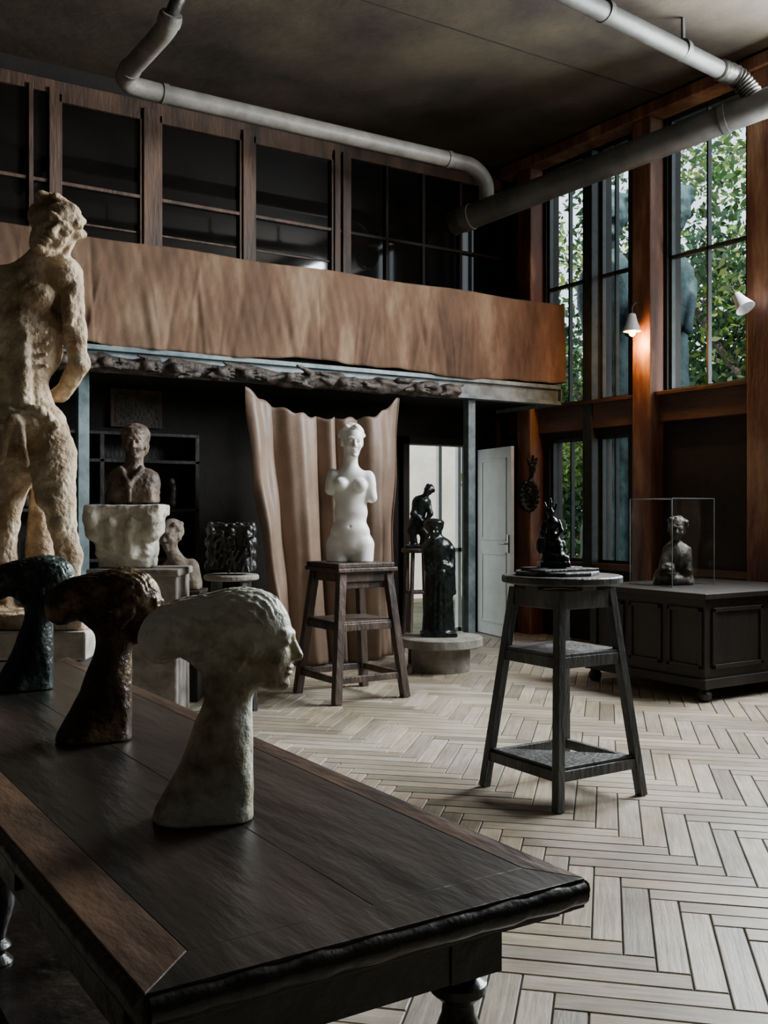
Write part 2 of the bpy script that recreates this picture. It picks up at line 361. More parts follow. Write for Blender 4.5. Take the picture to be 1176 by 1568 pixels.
# ------------------------------------------------------------------ floor herringbone
def floor():
    import bmesh
    W=.100;n=6; verts=[];faces=[];cols=[];uvs=[]
    g=.0028
    R=int(9.5/W); cx,cy=(XL+XR)/2,(YN+YF)/2
    c45=math.sqrt(.5)
    def put(x0,y0,x1,y1,hor):
        mx,my=(x0+x1)/2*W,(y0+y1)/2*W
        wx,wy=cx+(mx-my)*c45,cy+(mx+my)*c45
        if not(XL-.5<wx<XR+.5 and YN-.5<wy<YF+.5): return
        o=len(verts); a0,b0,a1,b1=x0*W+g,y0*W+g,x1*W-g,y1*W-g; e=.003
        zt=RNG.uniform(-.0015,0)
        for (p,q,z) in [(a0,b0,-.012),(a1,b0,-.012),(a1,b1,-.012),(a0,b1,-.012),(a0,b0,zt-e),(a1,b0,zt-e),(a1,b1,zt-e),(a0,b1,zt-e),(a0+e,b0+e,zt),(a1-e,b0+e,zt),(a1-e,b1-e,zt),(a0+e,b1-e,zt)]:
            verts.append((cx+(p-q)*c45,cy+(p+q)*c45,z))
        t=RNG.rand(); v=.35+.20*RNG.rand()
        if RNG.rand()<.12: v*=.70
        col=(v*(1.05+.06*t),v*(.95+.01*t),v*(.80-.08*t),1)
        ox,oy=RNG.rand(2)*40
        fl=[(8,9,10,11)]+[(4+i,4+(i+1)%4,8+(i+1)%4,8+i) for i in range(4)]+[(i,(i+1)%4,4+(i+1)%4,4+i) for i in range(4)]
        for f in fl:
            faces.append(tuple(o+i for i in f)); cols.append(col)
            for i in f:
                vx,vy,_=verts[o+i]; dx,dy=(vx-cx),(vy-cy); p=(dx+dy)*c45;q=(dy-dx)*c45
                uvs.append((p+ox,q+oy) if hor else (q+ox,p+oy))
    for x in range(-R,R):
        for y in range(-R,R):
            s=(x-y)%(2*n)
            if s==0: put(x,y,x+n,y+1,True)
            elif s==2*n-1: put(x,y,x+1,y+n,False)
    me=bpy.data.meshes.new('floor'); me.from_pydata(verts,[],faces); me.update()
    ca=me.color_attributes.new('Col','FLOAT_COLOR','CORNER'); uv=me.uv_layers.new(name='UVMap')
    data=[]
    for p,c_ in zip(me.polygons,cols): data+=list(c_)*p.loop_total
    ca.data.foreach_set('color',data); uv.data.foreach_set('uv',[q for u in uvs for q in u])
    me.materials.append(M_floor)
    bm=bmesh.new(); bm.from_mesh(me)
    for co,no in(((XL,0,0),(-1,0,0)),((XR,0,0),(1,0,0)),((0,YN,0),(0,-1,0)),((0,YF+.15,0),(0,1,0))):
        bmesh.ops.bisect_plane(bm,geom=bm.verts[:]+bm.edges[:]+bm.faces[:],plane_co=co,plane_no=no,clear_outer=True)
    me.materials.append(M_under)
    vs=[bm.verts.new(p) for p in[(XL-.2,YN-.2,-.008),(XR+.2,YN-.2,-.008),(XR+.2,YF+.15,-.008),(XL-.2,YF+.15,-.008)]]
    f=bm.faces.new(vs); f.material_index=1
    bm.to_mesh(me); bm.free()
    o=bpy.data.objects.new('floor',me); COL.objects.link(o)
floor()

# ------------------------------------------------------------------ mezzanine
XM=XL+.01
b=B()
b.box((XM,8.35,2.60),(7.62,9.44,2.76),M_dark)
b.box((XM,8.28,2.56),(7.62,8.40,2.60),M_steelblue); b.box((XM,8.28,2.73),(7.62,8.40,2.77),M_steelblue); b.box((XM,8.33,2.58),(7.62,8.36,2.75),M_steelblue)
b.box((7.60,8.28,2.56),(7.62,9.4,2.77),M_steelblue)
b.box((XM,8.40,2.77),(7.60,8.43,3.60),M_dark); b.box((7.57,8.40,2.77),(7.60,9.4,3.60),M_dark)
for x in (-1.2,2.40,6.40):
    b.box((x,8.36,0),(x+.09,8.45,2.58),M_steelblue)
mezz=b.done('mezzanine_balcony',bevel=.003)
def sheet(name,nu,nv,fn,m,thick=0.004,parent=None):
    vs=[fn(i/nu,j/nv) for j in range(nv+1) for i in range(nu+1)]
    fs=[(j*(nu+1)+i,j*(nu+1)+i+1,(j+1)*(nu+1)+i+1,(j+1)*(nu+1)+i) for j in range(nv) for i in range(nu)]
    me=bpy.data.meshes.new(name); me.from_pydata(vs,[],fs); me.update(); me.materials.append(m); me.shade_smooth()
    o=bpy.data.objects.new(name,me); COL.objects.link(o)
    md=o.modifiers.new('s','SOLIDIFY'); md.thickness=thick
    if parent: o.parent=parent
    return o
cr=np.random.RandomState(17)
creases=[(cr.uniform(-3,8.4),cr.uniform(.010,.045),cr.uniform(-.013,.014),cr.uniform(-.22,.22),cr.uniform(0,.6)) for _ in range(230)]
def canvas(s,t):
    t=max(0,(t-.06)/.94) if t>.06 else -(.06-t)/.06
    Lx=7.64-XM; L2=.9; dist=s*(Lx+L2); x=XM+dist
    if t<0:
        yy=8.33+.12*(-t); zz=3.655-.015*(-t)+.006*math.sin(x*9)
        return (x,yy,zz) if dist<=Lx else (7.645-.1*(-t),8.33+dist-Lx,zz)
    w=(.014*math.sin(x*6+math.sin(x*2.3)*2+t)+.006*math.sin(x*15+1.3*math.sin(x*5))+.014*math.sin(x*3.1+t*2))*(.2+.8*t)
    w+=.003*math.sin(x*37+9*t)*math.sin(t*11+x*5)+.0018*math.sin(x*61-14*t)
    for cx_,wd,am,sl_,t0 in creases:
        q=(x-cx_-sl_*t)/wd
        if abs(q)<3: w+=am*math.exp(-q*q)*max(0,min(1,(t-t0)*3+.25))
    z=3.655-(.87+.022*math.sin(x*2.1+1)+.010*math.sin(x*5.3)+.004*math.sin(x*17))*t+.008*math.sin(x*4.3)*(1-t)
    if dist<=Lx: return (x,8.318-.045-w*.75,z)
    return (7.665+abs(w),8.30+dist-Lx,z)
sheet('canvas_cover',1000,40,canvas,M_cloth,.004,mezz)
pr=[]
x=2.2
rr=np.random.RandomState(3)
while x<6.0:
    x2=min(x+rr.uniform(.2,.45),6.05); r=.055+.03*rr.rand()
    pr.append(C((x,8.18,2.61+rr.uniform(-.03,.03)),r,(x2,8.18,2.61+rr.uniform(-.04,.03)),r*rr.uniform(.7,1.1),.04))
    for _ in range(3):
        px=rr.uniform(x,x2); dx=rr.uniform(.08,.2)*rr.choice([-1,1]); z0_=2.61+rr.uniform(-.05,.05)
        pr.append(C((px,8.11,z0_),.028,(px+dx,8.09,z0_+rr.uniform(-.05,.05)),.012,.012))
    if rr.rand()<.7:
        pr.append(E((x,8.10,2.60),(.055,.05,.045),k=.008))
        for j in range(4): pr.append(C((x+.03,8.075,2.57+.02*j),.011,(x+.12,8.065,2.555+.03*j),.008,.005))
    x=x2
pr.append(E((6.02,8.17,2.60),(.14,.07,.075),k=.03))
sculpt('carved_driftwood_frieze',pr,.010,M_log,noise=[(40,.004,4)],rotz=0,parent=mezz)
# glazed partition
b=B(); fw=M_framewood
b.box((XM,9.40,5.20),(7.69,9.445,5.32),fw)
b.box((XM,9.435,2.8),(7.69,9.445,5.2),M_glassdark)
for x0,x1 in((2.25,2.29),(2.43,2.52),(3.31,3.47),(4.34,4.46),(5.40,5.47),(5.50,5.60),(-.6,-.45),(.6,.75),(1.5,1.62)): b.box((x0,9.37,2.8),(x1,9.435,5.24),fw)
for x in (6.06,6.55,7.07): b.box((x-.0,9.40,2.8),(x+.035,9.435,5.2),M_dark)
b.box((XM,9.395,4.38),(5.5,9.435,4.412),fw); b.box((5.5,9.395,4.38),(7.69,9.435,4.412),M_dark)
for x0,x1 in((3.47,4.34),(4.46,5.40),(2.52,3.31)):
    b.box((x0,9.39,5.13),(x1,9.434,5.2),fw)
    b.box((x0,9.425,4.05),(x1,9.434,4.07),M_framewood); b.box((x0,9.39,2.8),(x0+.03,9.434,5.2),fw); b.box((x1-.03,9.39,2.8),(x1,9.434,5.2),fw)
b.done('glazed_partition',bevel=.004)
# curtain
def curtain(s,t):
    top=2.50-.24*math.sin(math.pi*min(1,s*1.02))**.8
    if s>.62: top+= -.05*math.sin(math.pi*(s-.62)/.38)
    top+=.012*math.sin(s*60)*(1-t)
    x=3.79+1.64*s+.34*(1-s)**2*t**1.2-.05*s*t
    w=s-.10*t*(1-s)*s*4*.6
    ph=w*33+1.8*math.sin(w*9+1)+.6*math.sin(w*23)
    f=(1-2*abs(math.sin(ph*.5))**.8)
    f2=math.sin(w*71+3*t)*.12
    amp=.060+.050*min(1,t*1.6)
    dg=math.exp(-s*5)*.03*math.sin(t*20+s*22)+math.exp(-(1-s)*6)*.02*math.sin(t*18-s*20)+.02*math.sin(t*5+s*11)
    y=8.17+(f+f2)*amp*.78+dg*.8
    z=top*(1-t)+.02*t
    return (x,y,z)
sheet('hanging_curtain',480,70,curtain,M_curt,.005)

# ------------------------------------------------------------------ pipes
b=B(); r=.078
b.tube([(2.72,7.10,5.04),(2.72,7.2,4.98),(2.72,7.5,4.97),(2.72,7.9,4.97),(2.72,8.12,4.97),(2.77,8.26,4.97),(2.90,8.33,4.97),(3.5,8.34,4.97),(4.5,8.34,4.97),(5.5,8.34,4.97),(6.2,8.34,4.97),(6.45,8.34,4.95),(6.6,8.34,4.83),(6.62,8.34,4.65)],r,M_pipe,18,5)
b.tube([(2.72,7.14,5.02),(2.73,7.05,5.09),(2.76,7.02,5.2),(2.78,7.02,5.475)],.05,M_flex,14,5)
for p,q in(((2.72,7.12,5.03),(2.72,7.17,4.995)),((2.72,8.0,4.97),(2.72,8.05,4.97)),((3.1,8.34,4.97),(3.15,8.34,4.97)),((6.1,8.34,4.97),(6.15,8.34,4.97))):
    b.tube([p,q],r*1.12,M_pipe,18,0)
b.done('heating_pipe',smooth=True)
b=B()
b.tube([(6.38,8.60,4.42),(7.66,5.33,4.987)],.125,M_duct,22,0)
b.tube([(6.42,8.48,4.44),(6.46,8.38,4.455)],.135,M_duct,22,0)
b.tube([(7.40,5.99,4.873),(7.42,5.94,4.882)],.133,M_duct,22,0)
duct=b.done('ventilation_duct',smooth=True)
b=B()
b.tube([(2.6,5.27,5.22),(7.2,5.82,5.20)],.075,M_duct,18,0)
for x in (4.2,5.6,6.6):
    yy=5.27+(x-2.6)*.12; b.tube([(x,yy,5.215),(x+.05,yy+.006,5.213)],.088,M_duct,18,0); b.box((x+.01,yy-.01,5.28),(x+.04,yy+.01,HC-.004),M_flex)
b.tube([(7.15,5.815,5.20),(7.36,5.80,5.18),(7.46,5.76,5.08),(7.50,5.70,4.97)],.082,M_flex,18,8,rib=.12)
b.done('stove_pipe',smooth=True,parent=duct)

# ------------------------------------------------------------------ door
hx,hy=7.33,9.40; nx,ny=7.18,8.62
d=Vector((nx-hx,ny-hy,0)); L=d.length
bb=B(); bb.box((0,0,.01),(L,.04,2.12),M_door)
for z0,z1 in((.15,.95),(1.08,2.0)):
    for ys in(-.008,.04): 
        bb.box((.1,ys,z0),(L-.1,ys+.008,z0+.03),M_door); bb.box((.1,ys,z1-.03),(L-.1,ys+.008,z1),M_door)
        bb.box((.1,ys,z0),(.13,ys+.008,z1),M_door); bb.box((L-.13,ys,z0),(L-.1,ys+.008,z1),M_door)
bb.tube([(L-.06,.0,1.05),(L-.06,-.05,1.05),(L-.17,-.055,1.05)],.009,M_metal,8,3)
bb.box((L-.08,-.012,.95),(L-.04,0,1.15),M_metal)
bb.done('door_1',bevel=.004,loc=(hx,hy,0),rotz=math.atan2(d.y,d.x))
b=B(); b.box((6.28,9.38,0),(6.36,9.449,2.24),M_dark); b.box((6.28,9.38,2.16),(7.36,9.449,2.24),M_dark); b.done('trim_22')
b=B()
for x in(7.42,7.72,8.0): b.box((x,10.3,-.1),(x+.05,10.36,2.9),M_white)
for z in(-.1,.9,2.84): b.box((7.42,10.3,z),(8.05,10.36,z+.05),M_white)
b.done('garden_gate')
b=B(); b.box((4.0,14.6,-.1),(11.3,14.8,4.2),M_extwall); b.box((4.0,14.55,4.1),(11.35,14.85,4.3),M_extwall); b.done('garden_wall')

# ------------------------------------------------------------------ garden
b=B(); b.box((8.1,-4,-.3),(24,24,-.1),M_garden); b.box((3,9.6,-.3),(8.1,24,-.1),M_garden); b.done('garden_ground')
def foliage(name,cl,n,pal,size=(.05,.11),seed=1,parent=None):
    r=np.random.RandomState(seed)
    tot=sum(c[2] for c in cl)
    P=[];Cc=[]
    for c,s,w,pi in cl:
        k=int(n*w/tot); p=r.normal(size=(k,3))*np.array(s)+np.array(c)
        P.append(p); base=np.array(pal[pi]); Cc.append(base*(r.uniform(.35,1.5,size=(k,1)))*(1+r.uniform(-.15,.15,size=(k,3))))
    P=np.concatenate(P);Cc=np.concatenate(Cc); ok=(P[:,0]>9.5)&(P[:,2]>-.1)&((P[:,0]>11.5)|(P[:,1]<14.4)); P=P[ok];Cc=Cc[ok]; k=len(P)
    u=r.normal(size=(k,3));u/=np.linalg.norm(u,axis=1)[:,None]; w=np.cross(u,r.normal(size=(k,3)));w/=np.linalg.norm(w,axis=1)[:,None]
    sz=r.uniform(size[0],size[1],size=(k,1)); a=u*sz; bq=w*sz*.45
    V=np.stack([P-a,P-bq,P+a,P+bq],1).reshape(-1,3)
    F=np.arange(4*k).reshape(-1,4)
    me=bpy.data.meshes.new(name); me.from_pydata(V.tolist(),[],F.tolist()); me.update()
    ca=me.color_attributes.new('Col','FLOAT_COLOR','POINT')
    cc=np.concatenate([np.repeat(Cc,4,axis=0),np.ones((4*k,1))],1); ca.data.foreach_set('color',cc.ravel())
    me.materials.append(M_leaf); o=bpy.data.objects.new(name,me); COL.objects.link(o)
    if parent: o.parent=parent
    return o
pal=[(.06,.13,.03),(.025,.065,.026),(.18,.28,.05),(.55,.17,.05),(.07,.15,.08)]
r=np.random.RandomState(5); cl=[]
for i in range(80):
    y=r.uniform(6,19); z=r.uniform(.1,4.6); cl.append(((r.uniform(12.2,14.5),y,z),(.5,.6,.5),1.0,r.choice([0,1,1,4,2])))
for i in range(24):
    y=r.uniform(6,19); z=r.uniform(4.6,8.2); cl.append(((r.uniform(12.2,15),y,z),(.5,.55,.32),.5,r.choice([0,2,4,1])))
trees=foliage('garden_trees',cl,75000,pal,seed=2)
cl=[]
for i in range(22): cl.append(((r.uniform(10.0,10.8),r.uniform(9.6,12.6),r.uniform(.3,2.4)),(.22,.25,.28),1,r.choice([3,2,2,0,0,4])))
foliage('autumn_leaves',cl,12000,pal,(.04,.08),seed=3,parent=trees)
b=B()
for x,y in((12.6,9.4),(12.9,13),(12.5,15.5),(13,7)):
    b.tube([(x,y,-.1),(x+.1,y+.05,2),(x-.1,y+.2,4.5),(x+.2,y,8)],lambda t:.16*(1-.7*t),M_trunk,10,4)
    b.tube([(x,y+.1,3),(x-.4,y+.8,4.2),(x-.6,y+1.4,5.6)],lambda t:.07*(1-.6*t),M_trunk,8,4)
b.done('trunks',smooth=True,parent=trees)
def robed(name,loc,H,wd,seed,m):
    w=wd
    q=[X((0,0,.12),(w*1.3,w*1.1,.12),.02),C((0,0,.2),w,(0,0,H*.55),w*.75,.06),C((0,0,H*.5),w*.68,(0,0,H*.8),w*.8,.06),
       C((-w*.8,0,H*.79),w*.32,(w*.8,0,H*.79),w*.32,.08),C((-w*1.0,-.02,H*.77),w*.27,(-w*.8,-w*.8,H*.62),w*.22,.04),C((w*1.0,-.02,H*.77),w*.27,(w*.5,-w,H*.66),w*.22,.04),C((0,0,H*.8),w*.27,(0,0,H*.88),w*.27,.04)]
    for i in range(12):
        a=i*.53; q.append(C((w*1.05*math.cos(a),w*1.05*math.sin(a),.2),w*.2,(w*.62*math.cos(a+.4),w*.62*math.sin(a+.4),H*(.55+.1*math.sin(i*2))),w*.12,.03))
    q+=head((0,0,H*.925),H*.11,I3,1)
    return sculpt(name,q,.03,m,noise=[(9,.02,seed)],cutz=0,loc=loc)
robed('garden_statue',(9.0,8.95,-.1),5.5,.33,3,M_statout)
robed('garden_statue.001',(9.05,8.02,-.1),5.35,.24,4,M_statout)

# ------------------------------------------------------------------ table
b=B()
x0,x1,y0,y1,zt=.45,1.22,1.27,4.4,.78; bw=.095; th=.05
def quad(ps,z0,z1,m):
    n=len(ps); vs=[(p[0],p[1],z0) for p in ps]+[(p[0],p[1],z1) for p in ps]
    b.add(vs,[tuple(range(n-1,-1,-1)),tuple(range(n,2*n))]+[(i,(i+1)%n,n+(i+1)%n,n+i) for i in range(n)],m)
g=.0003
quad([(x0,y0+g),(x0+bw-g,y0+bw+g),(x0+bw-g,y1-bw),(x0,y1)],zt-th,zt,M_tableb)
quad([(x1,y0+g),(x1,y1),(x1-bw*.6+g,y1-bw),(x1-bw*.6+g,y0+bw+g)],zt-th,zt,M_tableb)
quad([(x0+g,y0),(x1-g,y0),(x1-bw*.6-g,y0+bw-g),(x0+bw+g,y0+bw-g)],zt-th,zt,M_table)
quad([(x0,y1),(x0+bw,y1-bw),(x1-bw*.6,y1-bw),(x1,y1)],zt-th,zt,M_table)
xi0,xi1=x0+bw,x1-bw*.6
for i in range(2):
    w=(xi1-xi0)/2; xa=xi0+i*w
    b.box((xa+g,y0+bw+g,zt-th+.002),(xa+w-g,y1-bw-g,zt-.0004),M_table)
top=b.done('table_top',bevel=.0016)
b=B()
# worn rounded nosing around the table edge
for p,q_ in(((x0+.004,y0+.004),(x1-.004,y0+.004)),((x1-.004,y0+.004),(x1-.004,y1-.004)),((x0+.004,y0+.004),(x0+.004,y1-.004))):
    b.tube([(p[0]+(q_[0]-p[0])*k/24,p[1]+(q_[1]-p[1])*k/24,zt-.024) for k in range(25)],lambda t:.0205+.0012*math.sin(t*43)+.001*math.sin(t*97),M_tabledk,12,0)
b.box((x0+.03,y0+.03,zt-th-.018),(x1-.03,y1-.03,zt-th+.001),M_tabledk)
b.box((x0+.015,y0+.015,zt-th-.008),(x1-.015,y1-.015,zt-th+.001),M_tabledk)
b.box((x0+.10,y0+.12,.60),(x1-.10,y0+.15,zt-th-.01),M_tabledk); b.box((x0+.10,y1-.15,.60),(x1-.10,y1-.12,zt-th-.01),M_tabledk)
b.box((x0+.10,y0+.12,.52),(x0+.13,y1-.12,zt-th-.01),M_tabledk); b.box((x1-.13,y0+.12,.60),(x1-.10,y1-.12,zt-th-.01),M_tabledk)
for yy in(y0+.35,y0+1.1,y0+1.85):
    b.box((x0+.088,yy,.55),(x0+.10,yy+.62,.70),M_tabledk); b.lathe((x0+.08,yy+.31,.615),[(.006,0),(.012,.006),(.012,.014),(.006,.02)],M_metal,10)
prof=[(.03,.0),(.05,.02),(.055,.05),(.045,.08),(.05,.085),(.05,.21),(.03,.23),(.045,.25),(.03,.27),(.038,.30),(.056,.36),(.058,.42),(.045,.48),(.03,.52),(.028,.54),(.05,.56),(.05,.575),(.032,.585),(.054,.60),(.054,.72)]
for lx in(x0+.14,x1-.14):
    for ly in(y0+.17,y1-.17,(y0+y1)/2): b.lathe((lx,ly,0),prof,M_tabledk,28); b.box((lx-.048,ly-.048,.09),(lx+.048,ly+.048,.20),M_tabledk); b.box((lx-.054,ly-.054,.60),(lx+.054,ly+.054,.725),M_tabledk)
b.box((x0+.11,y0+.14,.11),(x0+.17,y1-.14,.18),M_tabledk); b.box((x1-.17,y0+.14,.11),(x1-.11,y1-.14,.18),M_tabledk)
b.box((x0+.10,y0+.22,.18),(x1-.10,y1-.14,.205),M_tabledk)
for ly in(y0+.17,y1-.17): b.box((x0+.14,ly-.03,.11),(x1-.14,ly+.03,.18),M_tabledk)
under=b.done('turned_legs_and_frame',smooth=True)
emp=bpy.data.objects.new('refectory_table',None); COL.objects.link(emp)
top.parent=emp; under.parent=emp

# ------------------------------------------------------------------ three bronze heads on the table
def bh(seed):
    R=rz(90)@rx(4)
    q=[]
    q+=head((.106,0,.362),.20,R,0)
    q+=[E((.055,0,.395),(.10,.068,.064),k=.03),E((-.025,0,.385),(.085,.064,.058),k=.03),E((-.080,0,.362),(.046,.054,.050),k=.014),
        E((.04,0,.335),(.06,.05,.05),k=.03),
        C((.066,0,.30),.038,(.062,0,.0),.042,.03),C((.050,0,.27),.036,(.035,0,.14),.045,.03),C((.03,0,.15),.045,(-.03,0,.0),.066,.03),C((.04,.0,.18),.045,(.02,.02,0),.07,.03),
        C((.05,.034,.27),.012,(.085,.018,.06),.012,.02),C((.05,-.034,.27),.012,(.085,-.018,.06),.012,.02)]
    for sg in(-1,1):
        q+=[E((.085,sg*.066,.338),(.017,.012,.027),ry(-12),k=.004),E((.088,sg*.077,.342),(.008,.006,.015),ry(-12),k=.005,sub=True),E((.082,sg*.064,.312),(.009,.010,.009),k=.004)]
        q+=[C((.150,sg*.030,.415),.008,(.120,sg*.058,.385),.009,.008),C((.120,sg*.058,.385),.009,(.070,sg*.064,.362),.010,.008),C((.070,sg*.064,.362),.010,(.0,sg*.052,.335),.010,.008)]
    def ex(P):
        hair=((P[:,2]>.405)|((P[:,2]-.37)>(P[:,0]-.09)*.7))&(P[:,2]>.31)&(P[:,0]<.155)
        d=np.zeros(len(P)); Q=P[hair]
        d[hair]=.0024*fieldnoise(Q,170,seed)+.0012*np.sin(Q[:,1]*420+5*np.sin(Q[:,0]*40))
        return d
    return q,ex
for i,(lx,ly,m,rot,seed) in enumerate(((.80,1.93,M_verd,0,11),(.83,2.76,M_gold,.12,12),(.86,3.68,M_blueh,.22,13))):
    q,ex=bh(seed)
    sculpt('bronze_woman_head',q,.0034,m,noise=[(32,.0014,seed),(75,.0009,seed+3)],cutz=0,loc=(lx,ly,zt+.0015),rotz=ROT+rot,extra=ex)

# ------------------------------------------------------------------ large plaster male figure
K=.00314
def px(u,v,y=0): return ((u-45)*K,y,(945-v)*K)
q=[]
Rh=ry(42)@rz(22)@rx(-10)
q+=head(px(88,350,-.08),.30,Rh,0,.05)
q+=[E(px(74,335,.0),(.12,.13,.08),ry(42),k=.02)]
for i in range(14):
    a=i/13*3.0-.0; q.append(E(np.array(px(80,347,-.02))+ry(42)@np.array([.115*math.cos(a),-.06+.04*math.sin(i*2),.06+.075*math.sin(a)]),(.03,.035,.022),k=.014))
q+=[C(px(46,408,.02),.09,px(78,376,-.02),.075,.04),
    E(px(20,432,.01),(.22,.13,.11),k=.06),
    E(px(20,480,0),(.20,.14,.18),k=.05),
    E(px(-10,452,-.08),(.11,.06,.075),k=.02),E(px(55,450,-.08),(.105,.06,.075),k=.02),
    E(px(26,545,-.01),(.160,.12,.17),k=.05),E(px(25,600,.0),(.155,.115,.12),k=.05),
    E(px(72,515,.03),(.05,.08,.13),k=.04),
    C(px(10,500,-.105),.036,px(16,605,-.105),.034,.015),C(px(44,500,-.105),.036,px(44,605,-.105),.034,.015),
    E(px(43,640,0),(.170,.125,.12),k=.05),
    E(px(18,690,0),(.12,.115,.16),k=.04),E(px(76,690,-.01),(.11,.115,.17),k=.04),
    C(px(80,690,-.03),.10,px(95,785,-.05),.068,.04),C(px(14,700,.0),.10,px(2,790,.0),.068,.04),
    E(px(72,730,-.09),(.05,.04,.12),k=.02),E(px(90,765,-.10),(.03,.03,.05),k=.02),
    E(px(96,792,-.09),(.045,.04,.05),k=.015),
    C(px(96,790,-.045),.06,px(102,840,.0),.058,.03),C(px(102,840,.0),.058,px(106,915,.0),.036,.03),C(px(90,800,-.07),.03,px(100,900,-.04),.022,.015),
    C(px(2,795,0),.064,px(-2,850,.03),.060,.03),C(px(-2,850,.03),.060,px(0,915,.03),.036,.03),
    C(px(106,925,.02),.036,px(114,938,-.15),.03,.03),C(px(0,925,.04),.036,px(-8,938,-.14),.03,.03),
    E(px(96,414,.0),(.078,.09,.09),k=.025),C(px(100,425,.01),.066,px(107,500,.03),.055,.02),C(px(107,500,.03),.054,px(112,545,.05),.047,.02),C(px(112,548,.05),.05,px(80,588,.12),.042,.02),E(px(72,592,.12),(.05,.04,.035),k=.02),
    E(px(105,465,-.035),(.042,.045,.085),k=.015),E(px(112,440,-.01),(.035,.05,.06),k=.015),
    E(px(-50,418,.0),(.075,.085,.085),k=.03),C(px(-54,425,.01),.062,px(-62,540,.05),.046,.03),C(px(-62,540,.05),.046,px(-5,590,.14),.036,.03)]
for i in range(11):
    q.append(C(px(-12+i*9,626+6*math.sin(i*1.3),-.125+.003*(i-5)**2*.5),.024,px(0+i*9,636+9*math.sin(i*2.1),-.130+.003*(i-5)**2*.5),.02,.008))
q.append(C(px(30,640,-.155),.024,px(16,700,-.15),.014,.008)); q.append(C(px(44,640,-.155),.022,px(54,705,-.15),.012,.008)); q.append(E(px(37,638,-.16),(.035,.03,.03),k=.008))
for i in range(6):
    for sg in(-1,1):
        q.append(C(px(24+sg*16,486+i*14,-.135+.006*i),.011,px(24+sg*50,470+i*17,-.075),.011,.008))
q.append(C(px(23,436,-.15),.014,px(26,500,-.15),.012,.02,True)); q.append(C(px(27,500,-.150),.012,px(30,612,-.147),.012,.016,True))
for v in(515,545,575): q.append(C(px(0,v,-.145),.010,px(54,v,-.145),.010,.014,True))
q.append(E(px(30,598,-.14),(.016,.02,.020),k=.012,sub=True))
q.append(C(px(-40,474,-.12),.012,px(16,472,-.155),.012,.015,True)); q.append(C(px(32,472,-.155),.012,px(82,468,-.11),.012,.015,True))
q.append(C(px(42,940,.16),.10,px(44,720,.10),.035,.05))
q.append(X((.05,-.02,.03),(.27,.24,.045),.02,k=.03))
SX,SY=1.22,5.02
sculpt('plaster_male_statue',q,.0072,M_plaster,noise=[(26,.005,21),(60,.0040,22),(120,.0024,23)],cutz=0,loc=(SX,SY,.863))
b=B(); 
b.box((-.32,-.28,.73),(.34,.28,.86),M_plasterw); b.box((-.28,-.25,0.06),(.30,.25,.73),M_dark); b.box((-.32,-.28,0),(.34,.28,.06),M_dark)
b.done('statue_pedestal',bevel=.01,loc=(SX,SY,0),rotz=ROT)

# ------------------------------------------------------------------ marble venus torso + stand
K=.005
def px(u,v,y=0): return ((u-548)*K,y,(860-v)*K)
q=[]
q+=head(px(550,676,-.02),.245,rz(14)@rx(5),0,.06)
q+=[E(px(549,662,.02),(.095,.11,.068),k=.03),E(px(548,668,.10),(.05,.045,.045),k=.02),E(px(548,655,-.02),(.07,.05,.03),k=.02)]
for sg in(-1,1):
    for i in range(5): q.append(E((px(549,662)[0]+sg*(.035+.012*i),-.09+.03*i,px(0,655+i*3)[2]),(.025,.025,.018),k=.01))
q+=[C(px(548,700,0),.052,px(547,722,.01),.062,.04),
    E(px(548,732,.01),(.15,.085,.075),k=.05),E(px(548,755,.0),(.135,.09,.13),k=.04),
    E(px(521,733,.01),(.05,.06,.075),k=.03),E(px(576,738,.01),(.05,.06,.085),k=.03),
    C(px(519,738,.0),.046,px(517,750,-.01),.043,.02),C(px(577,745,.0),.045,px(580,762,-.01),.042,.02),
    E(px(533,742,-.075),(.052,.05,.05),k=.02),E(px(563,744,-.075),(.052,.05,.05),k=.02),
    E(px(548,785,-.005),(.128,.092,.12),k=.05),E(px(547,815,-.02),(.15,.10,.11),k=.05),
    E(px(547,835,.0),(.172,.115,.11),k=.04),
    C(px(529,835,-.005),.094,px(529,878,-.01),.088,.02),C(px(565,835,-.01),.094,px(564,878,-.015),.086,.02),
    E(px(547,806,-.118),(.008,.012,.010),k=.01,sub=True),
    C(px(529,832,-.13),.004,px(547,850,-.12),.006,.012,True),C(px(565,832,-.13),.004,px(547,850,-.12),.006,.012,True),C(px(547,850,-.11),.006,px(547,866,-.1),.01,.015,True)]
sculpt('marble_venus_torso',q,.0065,M_marble,cutz=0.0,loc=(4.0,6.70,1.021),rotz=ROT)
def stand(cx,cy,zt,ht,hf,mw,lw,shelf,lowz):
    b=B()
    for sx in(-1,1):
        for sy in(-1,1):
            b.beam((cx+sx*hf,cy+sy*hf,0),(cx+sx*ht,cy+sy*ht,zt-.03),lw,lw,mw)
    def at(z): return hf+(ht-hf)*z/zt
    def ring(z,h,w):
        a=at(z)
        for s in(-1,1):
            b.box((cx-a,cy+s*a-w/2,z-h/2),(cx+a,cy+s*a+w/2,z+h/2),mw); b.box((cx+s*a-w/2,cy-a,z-h/2),(cx+s*a+w/2,cy+a,z+h/2),mw)
    ring(zt-.075,.09,.025); ring(shelf,.055,.028); ring(lowz,.05,.03)
    a=at(shelf); b.box((cx-a-.01,cy-a-.01,shelf+.02),(cx+a+.01,cy+a+.01,shelf+.042),mw)
    return b,at
b,at=stand(4.0,6.70,1.0,.20,.30,M_standr,.062,.55,.17)
b.box((4.0-.26,6.70-.26,.955),(4.0+.26,6.70+.26,.985),M_standr); b.box((4.0-.25,6.70-.24,.985),(4.0+.245,6.70+.25,1.02),M_standr)
